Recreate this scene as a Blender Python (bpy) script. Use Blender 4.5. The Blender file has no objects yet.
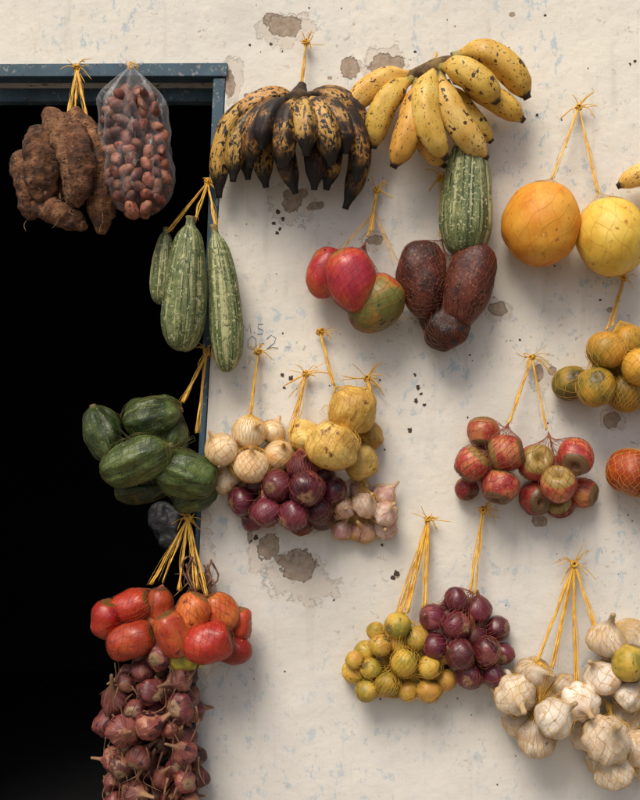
import bpy, bmesh, math, random
import numpy as np
from mathutils import Vector, Matrix, Euler, noise
from mathutils.bvhtree import BVHTree
random.seed(7)
S=0.0023; ZC=1.34; D=2.8
scene=bpy.context.scene
def P(px,py,d=0.0):
    k=(D-d)/D
    return Vector(((px-320)*S*k,-d,ZC-(py-400)*S*k))
def lin(c):
    o=[]
    for v in c[:3]:
        v=v/255.0
        o.append(v/12.92 if v<=0.04045 else ((v+0.055)/1.055)**2.4)
    return (o[0],o[1],o[2],1.0)
# ---------------------------------------------------------------- nodes
def newmat(name):
    m=bpy.data.materials.new(name); m.use_nodes=True
    nt=m.node_tree; b=nt.nodes.get('Principled BSDF')
    return m,nt,b
def put(nt,sock,v):
    if isinstance(v,bpy.types.NodeSocket): nt.links.new(v,sock)
    else: sock.default_value=v
def nz(nt,vec,scale,detail=4,rough=0.55,W=None,dist=0.0,stretch=None):
    if stretch:
        mp=nt.nodes.new('ShaderNodeVectorMath'); mp.operation='MULTIPLY'
        put(nt,mp.inputs[0],vec); mp.inputs[1].default_value=stretch; vec=mp.outputs[0]
    n=nt.nodes.new('ShaderNodeTexNoise'); n.noise_dimensions='4D'
    put(nt,n.inputs['Vector'],vec); n.inputs['Scale'].default_value=scale
    n.inputs['Detail'].default_value=detail; n.inputs['Roughness'].default_value=rough
    n.inputs['Distortion'].default_value=dist
    if W is not None: put(nt,n.inputs['W'],W)
    return n.outputs[0]
def ramp(nt,fac,stops):
    r=nt.nodes.new('ShaderNodeValToRGB'); cr=r.color_ramp
    while len(cr.elements)<len(stops): cr.elements.new(0.5)
    for e,(p,c) in zip(cr.elements,stops):
        e.position=p; e.color=c
    put(nt,r.inputs[0],fac); return r.outputs[0]
def mix(nt,fac,a,b,mode='MIX'):
    m=nt.nodes.new('ShaderNodeMix'); m.data_type='RGBA'; m.blend_type=mode
    put(nt,m.inputs[0],fac); put(nt,m.inputs[6],a); put(nt,m.inputs[7],b); return m.outputs[2]
def mr(nt,v,a,b,c=0.0,d=1.0,smooth=True):
    m=nt.nodes.new('ShaderNodeMapRange'); m.interpolation_type='SMOOTHSTEP' if smooth else 'LINEAR'
    put(nt,m.inputs[0],v); m.inputs[1].default_value=a; m.inputs[2].default_value=b
    m.inputs[3].default_value=c; m.inputs[4].default_value=d; return m.outputs[0]
def mth(nt,op,a,b=0.0):
    m=nt.nodes.new('ShaderNodeMath'); m.operation=op
    put(nt,m.inputs[0],a); put(nt,m.inputs[1],b); return m.outputs[0]
def bump(nt,h,strength,dist,prev=None):
    b=nt.nodes.new('ShaderNodeBump'); put(nt,b.inputs['Height'],h)
    b.inputs['Strength'].default_value=strength; b.inputs['Distance'].default_value=dist
    if prev is not None: nt.links.new(prev,b.inputs['Normal'])
    return b.outputs[0]
def fruit_mat(name,cols,scale=25,streaks=(),spots=(),ends=(),rough=0.45,bmp=(80,0.3,0.0015),
              ringbump=None,sss=0.0,var=0.25,coat=0.0,lo=0.35,hi=0.65,sat=1.0):
    m,nt,b=newmat(name)
    tc=nt.nodes.new('ShaderNodeTexCoord'); ob=tc.outputs['Object']
    oi=nt.nodes.new('ShaderNodeObjectInfo'); W=mth(nt,'MULTIPLY',oi.outputs['Random'],50.0)
    at=nt.nodes.new('ShaderNodeAttribute'); at.attribute_name='ring'; ring=at.outputs['Vector']
    sx=nt.nodes.new('ShaderNodeSeparateXYZ'); nt.links.new(ring,sx.inputs[0])
    n=nz(nt,ob,scale,4,0.6,W)
    k=len(cols); st=[(lo+(hi-lo)*i/max(1,k-1),lin(c)) for i,c in enumerate(cols)]
    sh=mr(nt,oi.outputs['Random'],0,1,-0.12,0.12,False)
    col=ramp(nt,mth(nt,'ADD',n,sh),st)
    for (c,sc,a,e,st3) in streaks:
        f=mr(nt,nz(nt,ring,sc,5,0.6,W,0.3,st3),a,e); col=mix(nt,f,col,lin(c))
    for (c,sc,a,e) in spots:
        f=mr(nt,nz(nt,ob,sc,3,0.6,W),a,e); col=mix(nt,f,col,lin(c))
    for (c,a,e) in ends:
        w=mth(nt,'ADD',sx.outputs[2],mth(nt,'MULTIPLY',mth(nt,'SUBTRACT',nz(nt,ob,60,3,0.6,W),0.5),0.3))
        f=mr(nt,w,a,e); col=mix(nt,f,col,lin(c))
    hs=nt.nodes.new('ShaderNodeHueSaturation'); put(nt,hs.inputs['Color'],col)
    r2=mth(nt,'FRACT',mth(nt,'MULTIPLY',oi.outputs['Random'],17.37))
    put(nt,hs.inputs['Value'],mr(nt,r2,0,1,1-var,1+var*0.5,False)); hs.inputs['Saturation'].default_value=sat
    r3=mth(nt,'FRACT',mth(nt,'MULTIPLY',oi.outputs['Random'],71.7))
    put(nt,hs.inputs['Hue'],mr(nt,r3,0,1,0.493,0.51,False))
    nt.links.new(hs.outputs[0],b.inputs['Base Color'])
    put(nt,b.inputs['Roughness'],mr(nt,nz(nt,ob,70,2,0.6,W),0.3,0.7,rough-0.08,rough+0.2,False))
    if sss:
        b.inputs['Subsurface Weight'].default_value=sss; b.inputs['Subsurface Radius'].default_value=(0.012,0.006,0.003)
        b.inputs['Subsurface Scale'].default_value=0.4
    b.inputs['Coat Weight'].default_value=coat; b.inputs['Coat Roughness'].default_value=0.2
    nn=bump(nt,nz(nt,ob,bmp[0],4,0.6,W),bmp[1],bmp[2])
    if ringbump: nn=bump(nt,nz(nt,ring,ringbump[0],3,0.6,W,0.2,ringbump[2]),ringbump[1],0.003,nn)
    nt.links.new(nn,b.inputs['Normal'])
    return m
M={}
L=(1,1,0.12)
M['apple']=fruit_mat('apple_skin',[(118,24,26),(150,38,34),(174,62,46),(196,116,70)],22,
   streaks=[((204,142,88),9,0.54,0.73,(1,1,0.15)),((108,22,26),14,0.56,0.68,L)],spots=[((216,180,130),260,0.64,0.7),((100,56,38),45,0.67,0.72)],
   ends=[((150,120,62),0.97,1.05),((110,84,52),-0.97,-1.05)],rough=0.42,bmp=(160,0.25,0.001),coat=.08)
M['mango']=fruit_mat('mango_skin',[(158,30,42),(180,44,50),(196,84,46),(150,116,50)],11,
   spots=[((218,160,106),330,0.66,0.7),((60,30,25),60,0.66,0.71)],rough=0.4,bmp=(150,0.2,0.0008),var=0.15,coat=.05)
M['mango_green']=fruit_mat('mango_green_skin',[(146,46,38),(184,78,40),(160,114,46),(108,106,46)],14,
   spots=[((60,35,25),50,0.62,0.68),((220,180,110),330,0.66,0.7)],rough=0.42,bmp=(150,0.2,0.0008),var=0.1)
M['sapote']=fruit_mat('sapote_skin',[(50,22,17),(76,32,23),(102,48,32),(68,28,21)],20,
   streaks=[((36,15,12),6,0.5,0.68,(1,1,0.3)),((126,70,46),10,0.6,0.72,(1,1,.5))],spots=[((156,98,64),180,0.58,0.67),((34,16,13),55,.62,.68)],rough=0.5,bmp=(55,0.8,0.004),ringbump=(4,.6,(1,1,.6)),var=0.15)
M['sapote_dark']=fruit_mat('sapote_overripe_skin',[(24,14,12),(42,20,16),(56,28,20)],25,spots=[((92,60,40),150,0.62,0.7)],rough=0.5,bmp=(40,1.0,0.007),ringbump=(4,.9,(1,1,.6)),var=0.1)
M['orange']=fruit_mat('orange_melon_skin',[(198,98,22),(222,132,34),(230,154,56)],14,
   spots=[((172,100,38),60,0.6,0.7),((244,194,112),150,0.66,0.73)],ends=[((130,95,50),0.95,1.03)],rough=0.5,bmp=(110,0.4,0.0015),var=0.08)
M['melon']=fruit_mat('yellow_melon_skin',[(208,152,48),(230,186,70),(236,202,98)],12,
   spots=[((186,124,44),60,0.6,0.7)],ends=[((140,110,60),0.95,1.03)],rough=0.5,bmp=(110,0.4,0.0015),var=0.05)
M['green_orange']=fruit_mat('green_orange_skin',[(104,88,30),(150,116,36),(182,130,44),(204,142,52)],16,
   spots=[((70,50,25),70,0.63,0.7)],ends=[((90,74,38),0.96,1.03)],rough=0.45,bmp=(260,0.4,0.0009),var=0.22)
M['lime']=fruit_mat('key_lime_skin',[(134,124,42),(180,152,54),(204,168,68),(194,144,60)],26,
   spots=[((116,80,36),90,0.61,0.69)],ends=[((120,100,50),0.96,1.03)],rough=0.44,bmp=(300,0.35,0.0007),var=0.28)
M['guava']=fruit_mat('guava_skin',[(176,132,56),(206,166,78),(220,188,104)],22,
   spots=[((120,76,36),40,0.59,0.67),((80,52,32),140,0.66,0.72)],rough=0.52,bmp=(34,0.9,0.007),var=0.12)
M['white_onion']=fruit_mat('white_onion_skin',[(216,182,136),(232,208,170),(240,224,196)],20,
   streaks=[((202,150,98),11,0.54,0.78,L)],spots=[((214,164,108),15,0.61,0.62)],ends=[((196,146,90),0.4,0.9),((120,92,64),-0.93,-1.0)],rough=0.34,bmp=(120,0.12,0.0005),
   ringbump=(10,0.3,L),var=0.1,sss=0.1,coat=0.15)
M['red_onion']=fruit_mat('red_onion_skin',[(54,14,28),(88,25,42),(112,40,52)],20,
   streaks=[((154,88,96),11,0.6,0.78,L),((38,9,20),16,0.56,0.68,L)],spots=[((130,64,66),17,0.6,0.61)],ends=[((155,108,80),0.5,0.95),((150,115,85),-0.93,-1.0)],rough=0.3,
   bmp=(120,0.15,0.0006),ringbump=(10,0.45,L),var=0.3,coat=0.25)
M['shallot']=fruit_mat('shallot_skin',[(74,28,31),(108,48,47),(138,74,64)],28,
   streaks=[((180,120,98),10,0.55,0.7,L),((48,16,22),16,0.54,0.65,L)],spots=[((158,104,80),22,0.59,0.605),((54,20,26),26,0.61,0.62)],ends=[((162,120,86),0.1,0.6),((150,120,88),-0.9,-0.98)],rough=0.42,
   bmp=(90,0.35,0.0015),ringbump=(9,0.8,L),var=0.4,coat=0.08)
M['garlic']=fruit_mat('garlic_skin',[(192,168,144),(216,199,177),(230,219,203)],25,
   streaks=[((176,132,124),8,0.56,0.76,L),((162,132,98),14,0.59,0.71,L)],spots=[((200,172,138),18,0.57,0.59),((132,96,66),45,0.66,0.72)],
   ends=[((190,160,120),0.4,0.85),((88,64,44),-0.86,-0.95)],rough=0.58,bmp=(100,0.3,0.0012),ringbump=(12,0.7,L),var=0.15,sss=0.08)
M['pink_garlic']=fruit_mat('pink_garlic_skin',[(180,130,126),(208,172,160),(226,202,186)],35,
   streaks=[((144,80,94),8,0.54,0.71,L)],ends=[((200,165,125),0.35,0.85),((100,75,52),-0.86,-0.95)],rough=0.5,bmp=(120,0.3,0.001),ringbump=(12,0.5,L),var=0.12,sss=0.08)
M['tomato']=fruit_mat('plum_tomato_skin',[(150,34,17),(174,50,24),(188,68,30),(198,98,42)],14,
   streaks=[((150,38,22),6,.56,.7,(1,1,.3))],spots=[((112,26,15),50,0.62,0.7),((206,142,78),110,.66,.72)],ends=[((110,84,36),1.0,1.08)],rough=0.4,bmp=(36,0.35,0.005),var=0.25,coat=0.1)
M['squash']=fruit_mat('green_squash_skin',[(82,92,52),(106,114,68),(130,133,84)],30,
   streaks=[((174,170,122),5.5,0.5,0.57,(1,1,0.08)),((50,64,32),9,0.54,0.6,(1,1,0.1)),((44,56,28),6,.6,.64,(1,1,.06))],
   spots=[((74,88,46),80,0.53,0.61),((182,178,134),160,0.56,0.62),((58,70,36),220,.59,.65)],ends=[((120,100,55),0.9,1.0)],rough=0.5,bmp=(60,0.45,0.002),ringbump=(5,0.7,(1,1,0.05)),var=0.12)
M['cucumber']=fruit_mat('dark_squash_skin',[(34,48,19),(56,72,28),(84,98,44)],22,
   streaks=[((108,116,60),6,0.58,0.68,(1,1,0.12)),((24,36,14),9,.56,.64,(1,1,.15))],spots=[((122,124,70),130,0.63,0.69)],ends=[((120,100,50),0.85,1.0)],rough=0.45,bmp=(38,0.9,0.007),ringbump=(5,0.9,(1,1,0.08)),var=0.25,coat=.05)
M['banana']=fruit_mat('banana_skin',[(200,150,58),(220,172,78),(226,188,102)],20,
   streaks=[((84,50,24),7,0.61,0.65,(1,1,1.6)),((150,100,42),12,0.57,0.7,(1,1,0.6))],
   spots=[((70,42,20),50,0.61,0.64),((96,60,30),150,0.62,0.66)],ends=[((44,30,18),0.84,0.93),((146,130,64),-0.72,-0.9),((80,58,32),-0.9,-1.0)],rough=0.48,bmp=(90,0.25,0.001),var=0.12)
M['plantain']=fruit_mat('plantain_skin',[(38,25,17),(88,56,30),(168,120,58),(192,144,74)],30,
   streaks=[((28,20,15),4,0.52,0.57,(1,1,2.0)),((46,29,18),10,0.57,0.63,(1,1,0.5))],
   spots=[((26,17,13),60,0.58,0.62)],ends=[((20,15,12),0.5,0.8),((56,38,24),-0.6,-0.95)],rough=0.5,bmp=(80,0.5,0.002),var=0.35,lo=0.35,hi=0.55)
M['cassava']=fruit_mat('cassava_bark',[(64,38,24),(100,62,40),(130,84,56),(154,108,74)],30,
   streaks=[((52,30,19),4,0.53,0.62,(1,1,9))],spots=[((42,26,17),50,0.58,0.66),((170,128,94),90,.65,.7)],rough=0.85,bmp=(80,1.0,0.005),ringbump=(4,1.0,(0.6,0.6,14)),var=0.25)
M['nut']=fruit_mat('nut_shell',[(94,46,33),(132,72,52),(162,102,78)],50,spots=[((70,34,26),90,0.58,0.66)],rough=0.55,bmp=(120,0.5,0.002),var=0.45)
M['crown']=fruit_mat('banana_crown_skin',[(50,34,20),(96,70,38),(136,106,54)],60,rough=0.7,bmp=(120,0.8,0.002))
M['straw']=fruit_mat('dry_stalk',[(90,58,42),(128,86,62),(160,120,88)],40,rough=0.8,bmp=(150,0.6,0.002))
M['root']=fruit_mat('root_hair',[(96,74,50),(150,122,88)],60,rough=0.9,bmp=(150,0.6,0.002))
M['rag']=fruit_mat('grey_polythene',[(18,19,22),(34,35,39)],20,rough=0.55,bmp=(30,1.0,0.01))
def plastic_mat(name,c,c2):
    m,nt,b=newmat(name)
    tc=nt.nodes.new('ShaderNodeTexCoord')
    n=nz(nt,tc.outputs['Object'],45,3)
    nt.links.new(ramp(nt,n,[(0.35,lin(c)),(0.65,lin(c2))]),b.inputs['Base Color'])
    b.inputs['Roughness'].default_value=0.42
    return m
M['yellow_net']=plastic_mat('yellow_net_plastic',(208,150,38),(236,190,80))
M['red_net']=plastic_mat('red_net_plastic',(120,50,38),(170,100,66))
M['dark_net']=plastic_mat('dark_net_plastic',(60,66,34),(120,110,50))
M['nail']=plastic_mat('rusty_iron',(60,40,28),(90,60,40))

# ---------------------------------------------------------------- object helpers
def setmesh(name,verts,faces,mat,ring=None,smooth=True,origin=None):
    me=bpy.data.meshes.new(name)
    if origin is not None: verts=[Vector(v)-origin for v in verts]
    me.from_pydata([tuple(v) for v in verts],[],faces)
    if ring is not None:
        a=me.attributes.new('ring','FLOAT_VECTOR','POINT')
        a.data.foreach_set('vector',np.array(ring,dtype=np.float32).ravel())
    if smooth: me.polygons.foreach_set('use_smooth',[True]*len(me.polygons))
    me.materials.append(mat); me.update()
    o=bpy.data.objects.new(name,me); scene.collection.objects.link(o)
    if origin is not None: o.location=origin
    return o
def empty(name,loc):
    e=bpy.data.objects.new(name,None); e.empty_display_size=0.05; e.location=loc
    scene.collection.objects.link(e); return e
def par(o,e):
    o.parent=e; o.matrix_parent_inverse=Matrix.Translation(-Vector(e.location))
def resample(pts,n):
    pts=np.array(pts,float); 
    if len(pts)>2:
        out=[]; Q=np.vstack([2*pts[0]-pts[1],pts,2*pts[-1]-pts[-2]])
        for i in range(1,len(Q)-2):
            for k in range(12):
                t=k/12; p0,p1,p2,p3=Q[i-1],Q[i],Q[i+1],Q[i+2]
                out.append(0.5*((2*p1)+(-p0+p2)*t+(2*p0-5*p1+4*p2-p3)*t*t+(-p0+3*p1-3*p2+p3)*t**3))
        out.append(pts[-1]); pts=np.array(out)
    seg=np.r_[0,np.cumsum(np.linalg.norm(np.diff(pts,axis=0),axis=1))]
    t=np.linspace(0,seg[-1],n)
    return np.stack([np.interp(t,seg,pts[:,k]) for k in range(pts.shape[1])],axis=1)
PROF={
 'ball':[(math.sin(math.pi*i/12),-math.cos(math.pi*i/12)) for i in range(13)],
 'onion':[(0,-.86),(.15,-.9),(.32,-.84),(.68,-.68),(.95,-.3),(1,0.02),(.9,.38),(.6,.7),(.3,.88),(.15,1.04),(.1,1.3),(0.07,1.45),(0,1.46)],
 'garlic':[(0,-.74),(.2,-.8),(.4,-.8),(.8,-.62),(1,-.22),(.95,.15),(.68,.52),(.36,.78),(.19,1.02),(.14,1.3),(.12,1.6),(0,1.6)],
 'apple':[(0,-.62),(.12,-.66),(.33,-.85),(.66,-.74),(.93,-.25),(1,.12),(.9,.55),(.62,.83),(.38,.86),(.15,.68),(.0,.55)],
 'mango':[(0,-1.05),(.3,-.98),(.65,-.75),(.9,-.4),(1,.05),(.93,.5),(.68,.83),(.35,.98),(.1,1.0),(0,.97)],
 'tomato':[(0,-1.0),(.3,-.97),(.7,-.8),(.95,-.42),(1,.05),(.97,.45),(.76,.8),(.4,.93),(.14,.88),(0,.84)],
 'squash':[(0,-1),(.3,-.985),(.7,-.86),(.95,-.6),(1,-.35),(.93,0.05),(.82,.4),(.62,.75),(.38,.92),(.24,.97),(.2,1.06),(.24,1.12),(0,1.12)],
 'cuke':[(0,-1),(.35,-.95),(.75,-.75),(.97,-.35),(1,0.0),(.93,.4),(.7,.76),(.35,.94),(.16,.98),(.15,1.06),(0,1.07)],
 'citrus':[(0,-.95),(.3,-.92),(.7,-.7),(.95,-.3),(1,0),(.95,.32),(.7,.71),(.3,.93),(.12,.95),(.08,.9),(0,.89)],
 'shallot':[(0,-.85),(.15,-.92),(.42,-.82),(.85,-.5),(1,-.1),(.9,.3),(.6,.66),(.3,.95),(.17,1.25),(.13,1.6),(.09,2.0),(0,2.0)],
}
def fruit(kind,matn,loc,rx,rz=None,tilt=0,pitch=0,spin=None,name='fruit',seed=None,lump=0.05,ns=32,nr=26,bend=0.0,parent=None):
    if seed is None: seed=random.random()*100
    if rz is None: rz=rx
    if spin is None: spin=random.uniform(0,360)
    pr=resample(PROF[kind],nr)
    pr[0,0]=0; pr[-1,0]=0
    verts=[];ring=[];faces=[]
    lobes=random.choice([7,8,9]); el=random.uniform(0.93,1.06)
    zmin,zmax=pr[0,1],pr[-1,1]
    for i,(r,z) in enumerate(pr):
        for j in range(ns):
            th=2*math.pi*j/ns
            rr=r
            if kind=='garlic':
                w=math.exp(-((z+0.1)/0.6)**2); rr*=1+w*(0.15*abs(math.sin(lobes*th/2+seed))-0.09)
            if kind=='squash': rr*=1+0.03*math.cos(10*th)
            if kind=='cuke': rr*=1+0.05*math.cos(8*th)+0.02*math.sin(3*th+seed)
            if kind=='shallot': rr*=1+0.04*math.cos(5*th+seed)+.02*math.cos(11*th)
            if kind=='apple' : rr*=1+0.025*math.cos(5*th+seed)*(1-z)*0.6
            v=Vector((rr*math.cos(th)*el,rr*math.sin(th)/el,z))
            nn=noise.noise(v*1.3+Vector((seed,seed*2,0)))
            n2=noise.noise(v*3.4+Vector((seed,0,seed)))
            v=Vector((v.x*(1+lump*2*nn+lump*0.6*n2),v.y*(1+lump*2*nn+lump*0.6*n2),v.z*(1+lump*0.6*nn)))
            if kind in('onion','shallot','garlic') and z>0.8: 
                v.x+=(z-0.8)*0.45*math.sin(seed*3); v.y+=(z-0.8)*0.45*math.cos(seed*5)
            v=Vector((v.x*rx,v.y*rx,v.z*rz))
            v.x+=bend*rx*(z*z-0.3)
            verts.append(v); ring.append((math.cos(th),math.sin(th),2*(z-zmin)/(zmax-zmin)-1))
    for i in range(nr-1):
        for j in range(ns):
            a=i*ns+j;b=i*ns+(j+1)%ns
            faces.append((a,b,b+ns,a+ns))
    if kind=='apple':
        v,r,f=tube_geo([(0,0,.5*rz),(.03*rx,0,.8*rz),(.12*rx,.03*rx,1.08*rz)],[.0011,.0009,.0013],5); of=len(verts)
        verts+=v; ring+=[(1,0,1.3)]*len(v); faces+=[tuple(x+of for x in q) for q in f]
    if kind in('onion','shallot','garlic') and name!='white_onion':
        for k in range(16):
            a0=random.uniform(0,6.283); q0=random.uniform(0,.16)*rx; ln=random.uniform(.1,.3)*rx
            zb=-.84*rz if kind!='garlic' else -.76*rz
            a1=a0+random.uniform(-.5,.5)
            pts=[(q0*math.cos(a0),q0*math.sin(a0),zb+.05*rx),((q0+ln*.4)*math.cos(a0),(q0+ln*.4)*math.sin(a0),zb-ln*.4),((q0+ln)*math.cos(a1),(q0+ln)*math.sin(a1),zb-ln*.6)]
            v,r,f=tube_geo(pts,[.0007,.0006,.0003],3); of=len(verts)
            verts+=v; ring+=[(1,0,-1.2)]*len(v); faces+=[tuple(x+of for x in q) for q in f]
    o=setmesh(name,verts,faces,M[matn],ring)
    R=Matrix.Rotation(math.radians(tilt),3,'Y')@Matrix.Rotation(math.radians(pitch),3,'X')@Matrix.Rotation(math.radians(spin),3,'Z')
    o.rotation_euler=R.to_euler(); o.location=loc
    if parent: par(o,parent)
    return o
def tube_geo(pts,radii,ns=6,prof=None,cap=True):
    pts=[Vector(p) for p in pts]; n=len(pts)
    verts=[];ring=[];faces=[]
    t0=(pts[1]-pts[0]).normalized(); ref=Vector((0,-1,0)) if abs(t0.y)<0.9 else Vector((1,0,0))
    u=(ref-t0*ref.dot(t0)).normalized()
    for i in range(n):
        t=(pts[min(n-1,i+1)]-pts[max(0,i-1)])
        t=t.normalized() if t.length>1e-9 else t0
        u=(u-t*u.dot(t)); u=u.normalized() if u.length>1e-6 else Vector((0,0,1)); w=t.cross(u)
        for j in range(ns):
            th=2*math.pi*j/ns
            r=radii[i]*(prof(th,i/(n-1)) if prof else 1)
            verts.append(pts[i]+u*(r*math.cos(th))+w*(r*math.sin(th)))
            ring.append((math.cos(th),math.sin(th),2*i/(n-1)-1))
    for i in range(n-1):
        for j in range(ns):
            a=i*ns+j;b=i*ns+(j+1)%ns
            faces.append((a,b,b+ns,a+ns))
    if cap:
        faces.append(tuple(range(ns))[::-1]); faces.append(tuple(range((n-1)*ns,n*ns)))
    return verts,ring,faces
class Tubes:
    def __init__(s): s.v=[];s.f=[];s.r=[]
    def add(s,pts,rad,ns=5,prof=None):
        if not hasattr(rad,'__len__'): rad=[rad]*len(pts)
        v,r,f=tube_geo(pts,rad,ns,prof); o=len(s.v)
        s.v+=v; s.r+=r; s.f+=[tuple(k+o for k in q) for q in f]
    def obj(s,name,mat,parent=None):
        o=setmesh(name,s.v,s.f,mat,s.r)
        if parent: par(o,parent)
        return o
def resolve(C,R,it=80,soft=0.93):
    C=np.array([list(c) for c in C]);R=np.array(R);C0=C.copy();n=len(R)
    for _ in range(it):
        for i in range(n):
            dv=C-C[i]; d=np.linalg.norm(dv,axis=1); d[i]=9
            ov=(R+R[i])*soft-d
            for j in np.where(ov>0)[0]:
                dd=dv[j]/max(d[j],1e-5); p=dd*ov[j]*0.5*np.array([.45,1,.45])
                C[j]+=p; C[i]-=p
        C[:,[0,2]]+=(C0[:,[0,2]]-C[:,[0,2]])*0.09
        C[:,1]=np.minimum(C[:,1]+0.0006,-R*0.98)
    return [Vector(c) for c in C]
def cluster(emp,kind,matn,items,name,orient='rand',zr=1.0,lump=0.05,net='yellow_net',gather=None,cell=0.016,netr=0.0004,soft=.92):
    C=[];R=[]
    for it in items:
        r=it[2]*S; lay=it[3] if len(it)>3 else 1
        d=r*(1.0+lay*1.1)
        C.append(P(it[0],it[1],d)); R.append(r*(D-d)/D)
    C=resolve(C,R,soft=soft)
    objs=[]
    for c,r in zip(C,R):
        if orient=='rand': t,p=random.uniform(-110,110),random.uniform(-70,70)
        elif orient=='up': t,p=random.uniform(-45,45),random.uniform(-25,60)
        elif orient=='out': t,p=random.uniform(-70,70),random.uniform(10,100)
        else: t,p=random.uniform(-180,180),random.uniform(-90,90)
        objs.append(fruit(kind,matn,c,r,r*zr,t,p,name=name,lump=lump,parent=emp))
    if net and gather: make_net(emp,objs,gather,cell,net,netr)
    return objs
def make_net(emp,objs,gather,cell,matn,rad=0.0004):
    vs=[];AV=[];AF=[]
    for o in objs:
        m=Matrix.Translation(o.location)@o.rotation_euler.to_matrix().to_4x4()
        w=[m@v.co for v in o.data.vertices]; of=len(AV); AV+=w; AF+=[tuple(i+of for i in p.vertices) for p in o.data.polygons]
        vs+=w[::3]
    ftree=BVHTree.FromPolygons(AV,AF)
    vs=[Vector((v.x,min(v.y,-0.001),v.z)) for v in vs]
    bm=bmesh.new()
    for v in vs: bm.verts.new(v)
    bmesh.ops.convex_hull(bm,input=bm.verts)
    bmesh.ops.delete(bm,geom=[v for v in bm.verts if not v.link_faces],context='VERTS')
    bm.normal_update()
    tree=BVHTree.FromBMesh(bm)
    c=Vector((0,0,0))
    for v in bm.verts: c+=v.co
    c/=len(bm.verts); bm.free()
    up=(gather-c).normalized(); a=up.orthogonal().normalized(); b=up.cross(a)
    size=max((v-c).length for v in vs); 
    rows=max(8,int(math.pi*size*0.85/cell)); colsn=max(12,int(2*math.pi*size*0.7/(cell*1.1)))
    SUB=2; R2=rows*SUB
    def pt(i,j,sh):
        ph=math.pi*(0.02+0.96*i/R2)
        th=2*math.pi*(j+sh)/colsn
        d=(-up*math.cos(ph)+(a*math.cos(th)+b*math.sin(th))*math.sin(ph)).normalized()
        h=tree.ray_cast(c+d*(size*2),-d); f=ftree.ray_cast(c+d*(size*2),-d)
        q=h[0] if h[0] else c+d*size*0.5
        if f[0]:
            gap=(q-f[0]).length
            q=f[0]+d*(min(gap*0.22,0.012))
        else: q=q-d*min((q-c).length*.12,.012)
        q=q+d*0.0012
        k=max(0,(i/R2-0.86)/0.14)
        q=q.lerp(gather,k*k*0.95)
        q.y=min(q.y,-0.001); return q
    T=Tubes()
    for j in range(colsn):
        for sgn in (1,-1):
            line=[]
            for i in range(R2+1):
                line.append(pt(i,j,sgn*0.5*i/SUB+0.12*math.sin(i*1.7+j*2.1)))
            T.add(line,rad,3)
    T.obj('net_mesh',M[matn],emp)
def strings(emp,nail,ends,n=3,rad=0.0012,spread=3.0,knot=True,tails=5,d0=0.02,mat='yellow_net',sag=0.5,tl=12,nailobj=True):
    """bunched netting twisted into flat strands"""
    T=Tubes(); N=P(nail[0],nail[1],d0)
    for e in ends:
        for k in range(n+1):
            off=Vector((random.uniform(-1,1)*spread*S,random.uniform(-.5,.5)*spread*S,random.uniform(-.6,.6)*spread*S))
            pts=[N+off*0.25]
            for q in (0.2,0.4,0.6,0.8):
                pts.append(N.lerp(e,q)+off*(0.25+0.75*q*random.uniform(.2,1.2))+Vector([random.uniform(-1,1)*0.0016 for _ in range(3)])+Vector((0,0,-math.sin(q*math.pi)*0.002*sag)))
            pts.append(e+off*0.8)
            pts=resample(pts,22)
            ph=random.uniform(0,6); tw=random.uniform(-5,5); rr=rad*random.uniform(.5,1.15)
            T.add(pts,[rr*random.uniform(.75,1.3) for _ in pts],6,lambda th,t,ph=ph,tw=tw:0.55+0.9*abs(math.cos(th+ph+tw*t)))
        for k in range(3):
            pts=[N+Vector((random.uniform(-.005,.005),0,0))]
            for q in (.3,.6,1): pts.append(N.lerp(e,q)+Vector((random.uniform(-.009,.009)*(.3+q),random.uniform(-.004,.004),random.uniform(-.003,.003))))
            T.add(resample(pts,12),.0004,3)
    if knot:
        for k in range(7):
            rr=random.uniform(2.0,4.2)*S; a0=random.uniform(0,6.28)
            ax=Vector((random.uniform(-1,1),random.uniform(-1,1),random.uniform(-1,1))).normalized(); o=ax.orthogonal().normalized(); w=ax.cross(o)
            T.add([N+o*rr*math.cos(a0+t*.5)+w*rr*math.sin(a0+t*.5) for t in range(12)],rad*1.1,5)
        for k in range(tails+5):
            sd=1 if random.random()<.6 else -1
            ln=random.uniform(.4,1.5)*tl*S; dr=Vector((sd*random.uniform(.2,1),-random.uniform(0,.3),random.uniform(-.6,1.1))).normalized()
            pts=[N,N+dr*ln*.5+Vector((0,0,random.uniform(-.003,.006))),N+dr*ln+Vector((random.uniform(-.008,.008),0,random.uniform(-.018,.006)))]
            T.add(resample(pts,8),[rad*random.uniform(.5,1.2)]*7+[rad*.3],4)
    T.obj('string',M[mat],emp)
    if nailobj:
        A=Tubes(); A.add([N+Vector((0,d0+0.01,0.0)),N+Vector((0,-0.004,0.003))],0.0013,8); A.add([N+Vector((0,-0.004,0.003)),N+Vector((0,-0.0055,0.0034))],0.0022,10); A.obj('nail',M['nail'],emp)
def ell_items(cx,cy,rx,ry,r,seed,jit=0.25,layers=2):
    rnd=random.Random(seed); out=[]
    for lay in range(layers):
        k=1-0.22*lay; st=r*1.72; row=0; y=-ry*k+r*(0.9)
        if lay%2: y+=r*0.7
        while y<=ry*k-r*0.7:
            hw=(rx*k-r*.8)*math.sqrt(max(0,1-(y/(ry*k))**2))
            x=-hw+(st/2 if row%2 else 0)*0.6
            while x<=hw+0.01:
                out.append((cx+x+rnd.uniform(-1,1)*r*jit,cy+y+rnd.uniform(-1,1)*r*jit,r*rnd.uniform(.86,1.12),lay*1.3+0.9*max(0,1-(x/rx)**2-(y/ry)**2)))
                x+=st
            y+=st*0.88; row+=1
    return out
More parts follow.
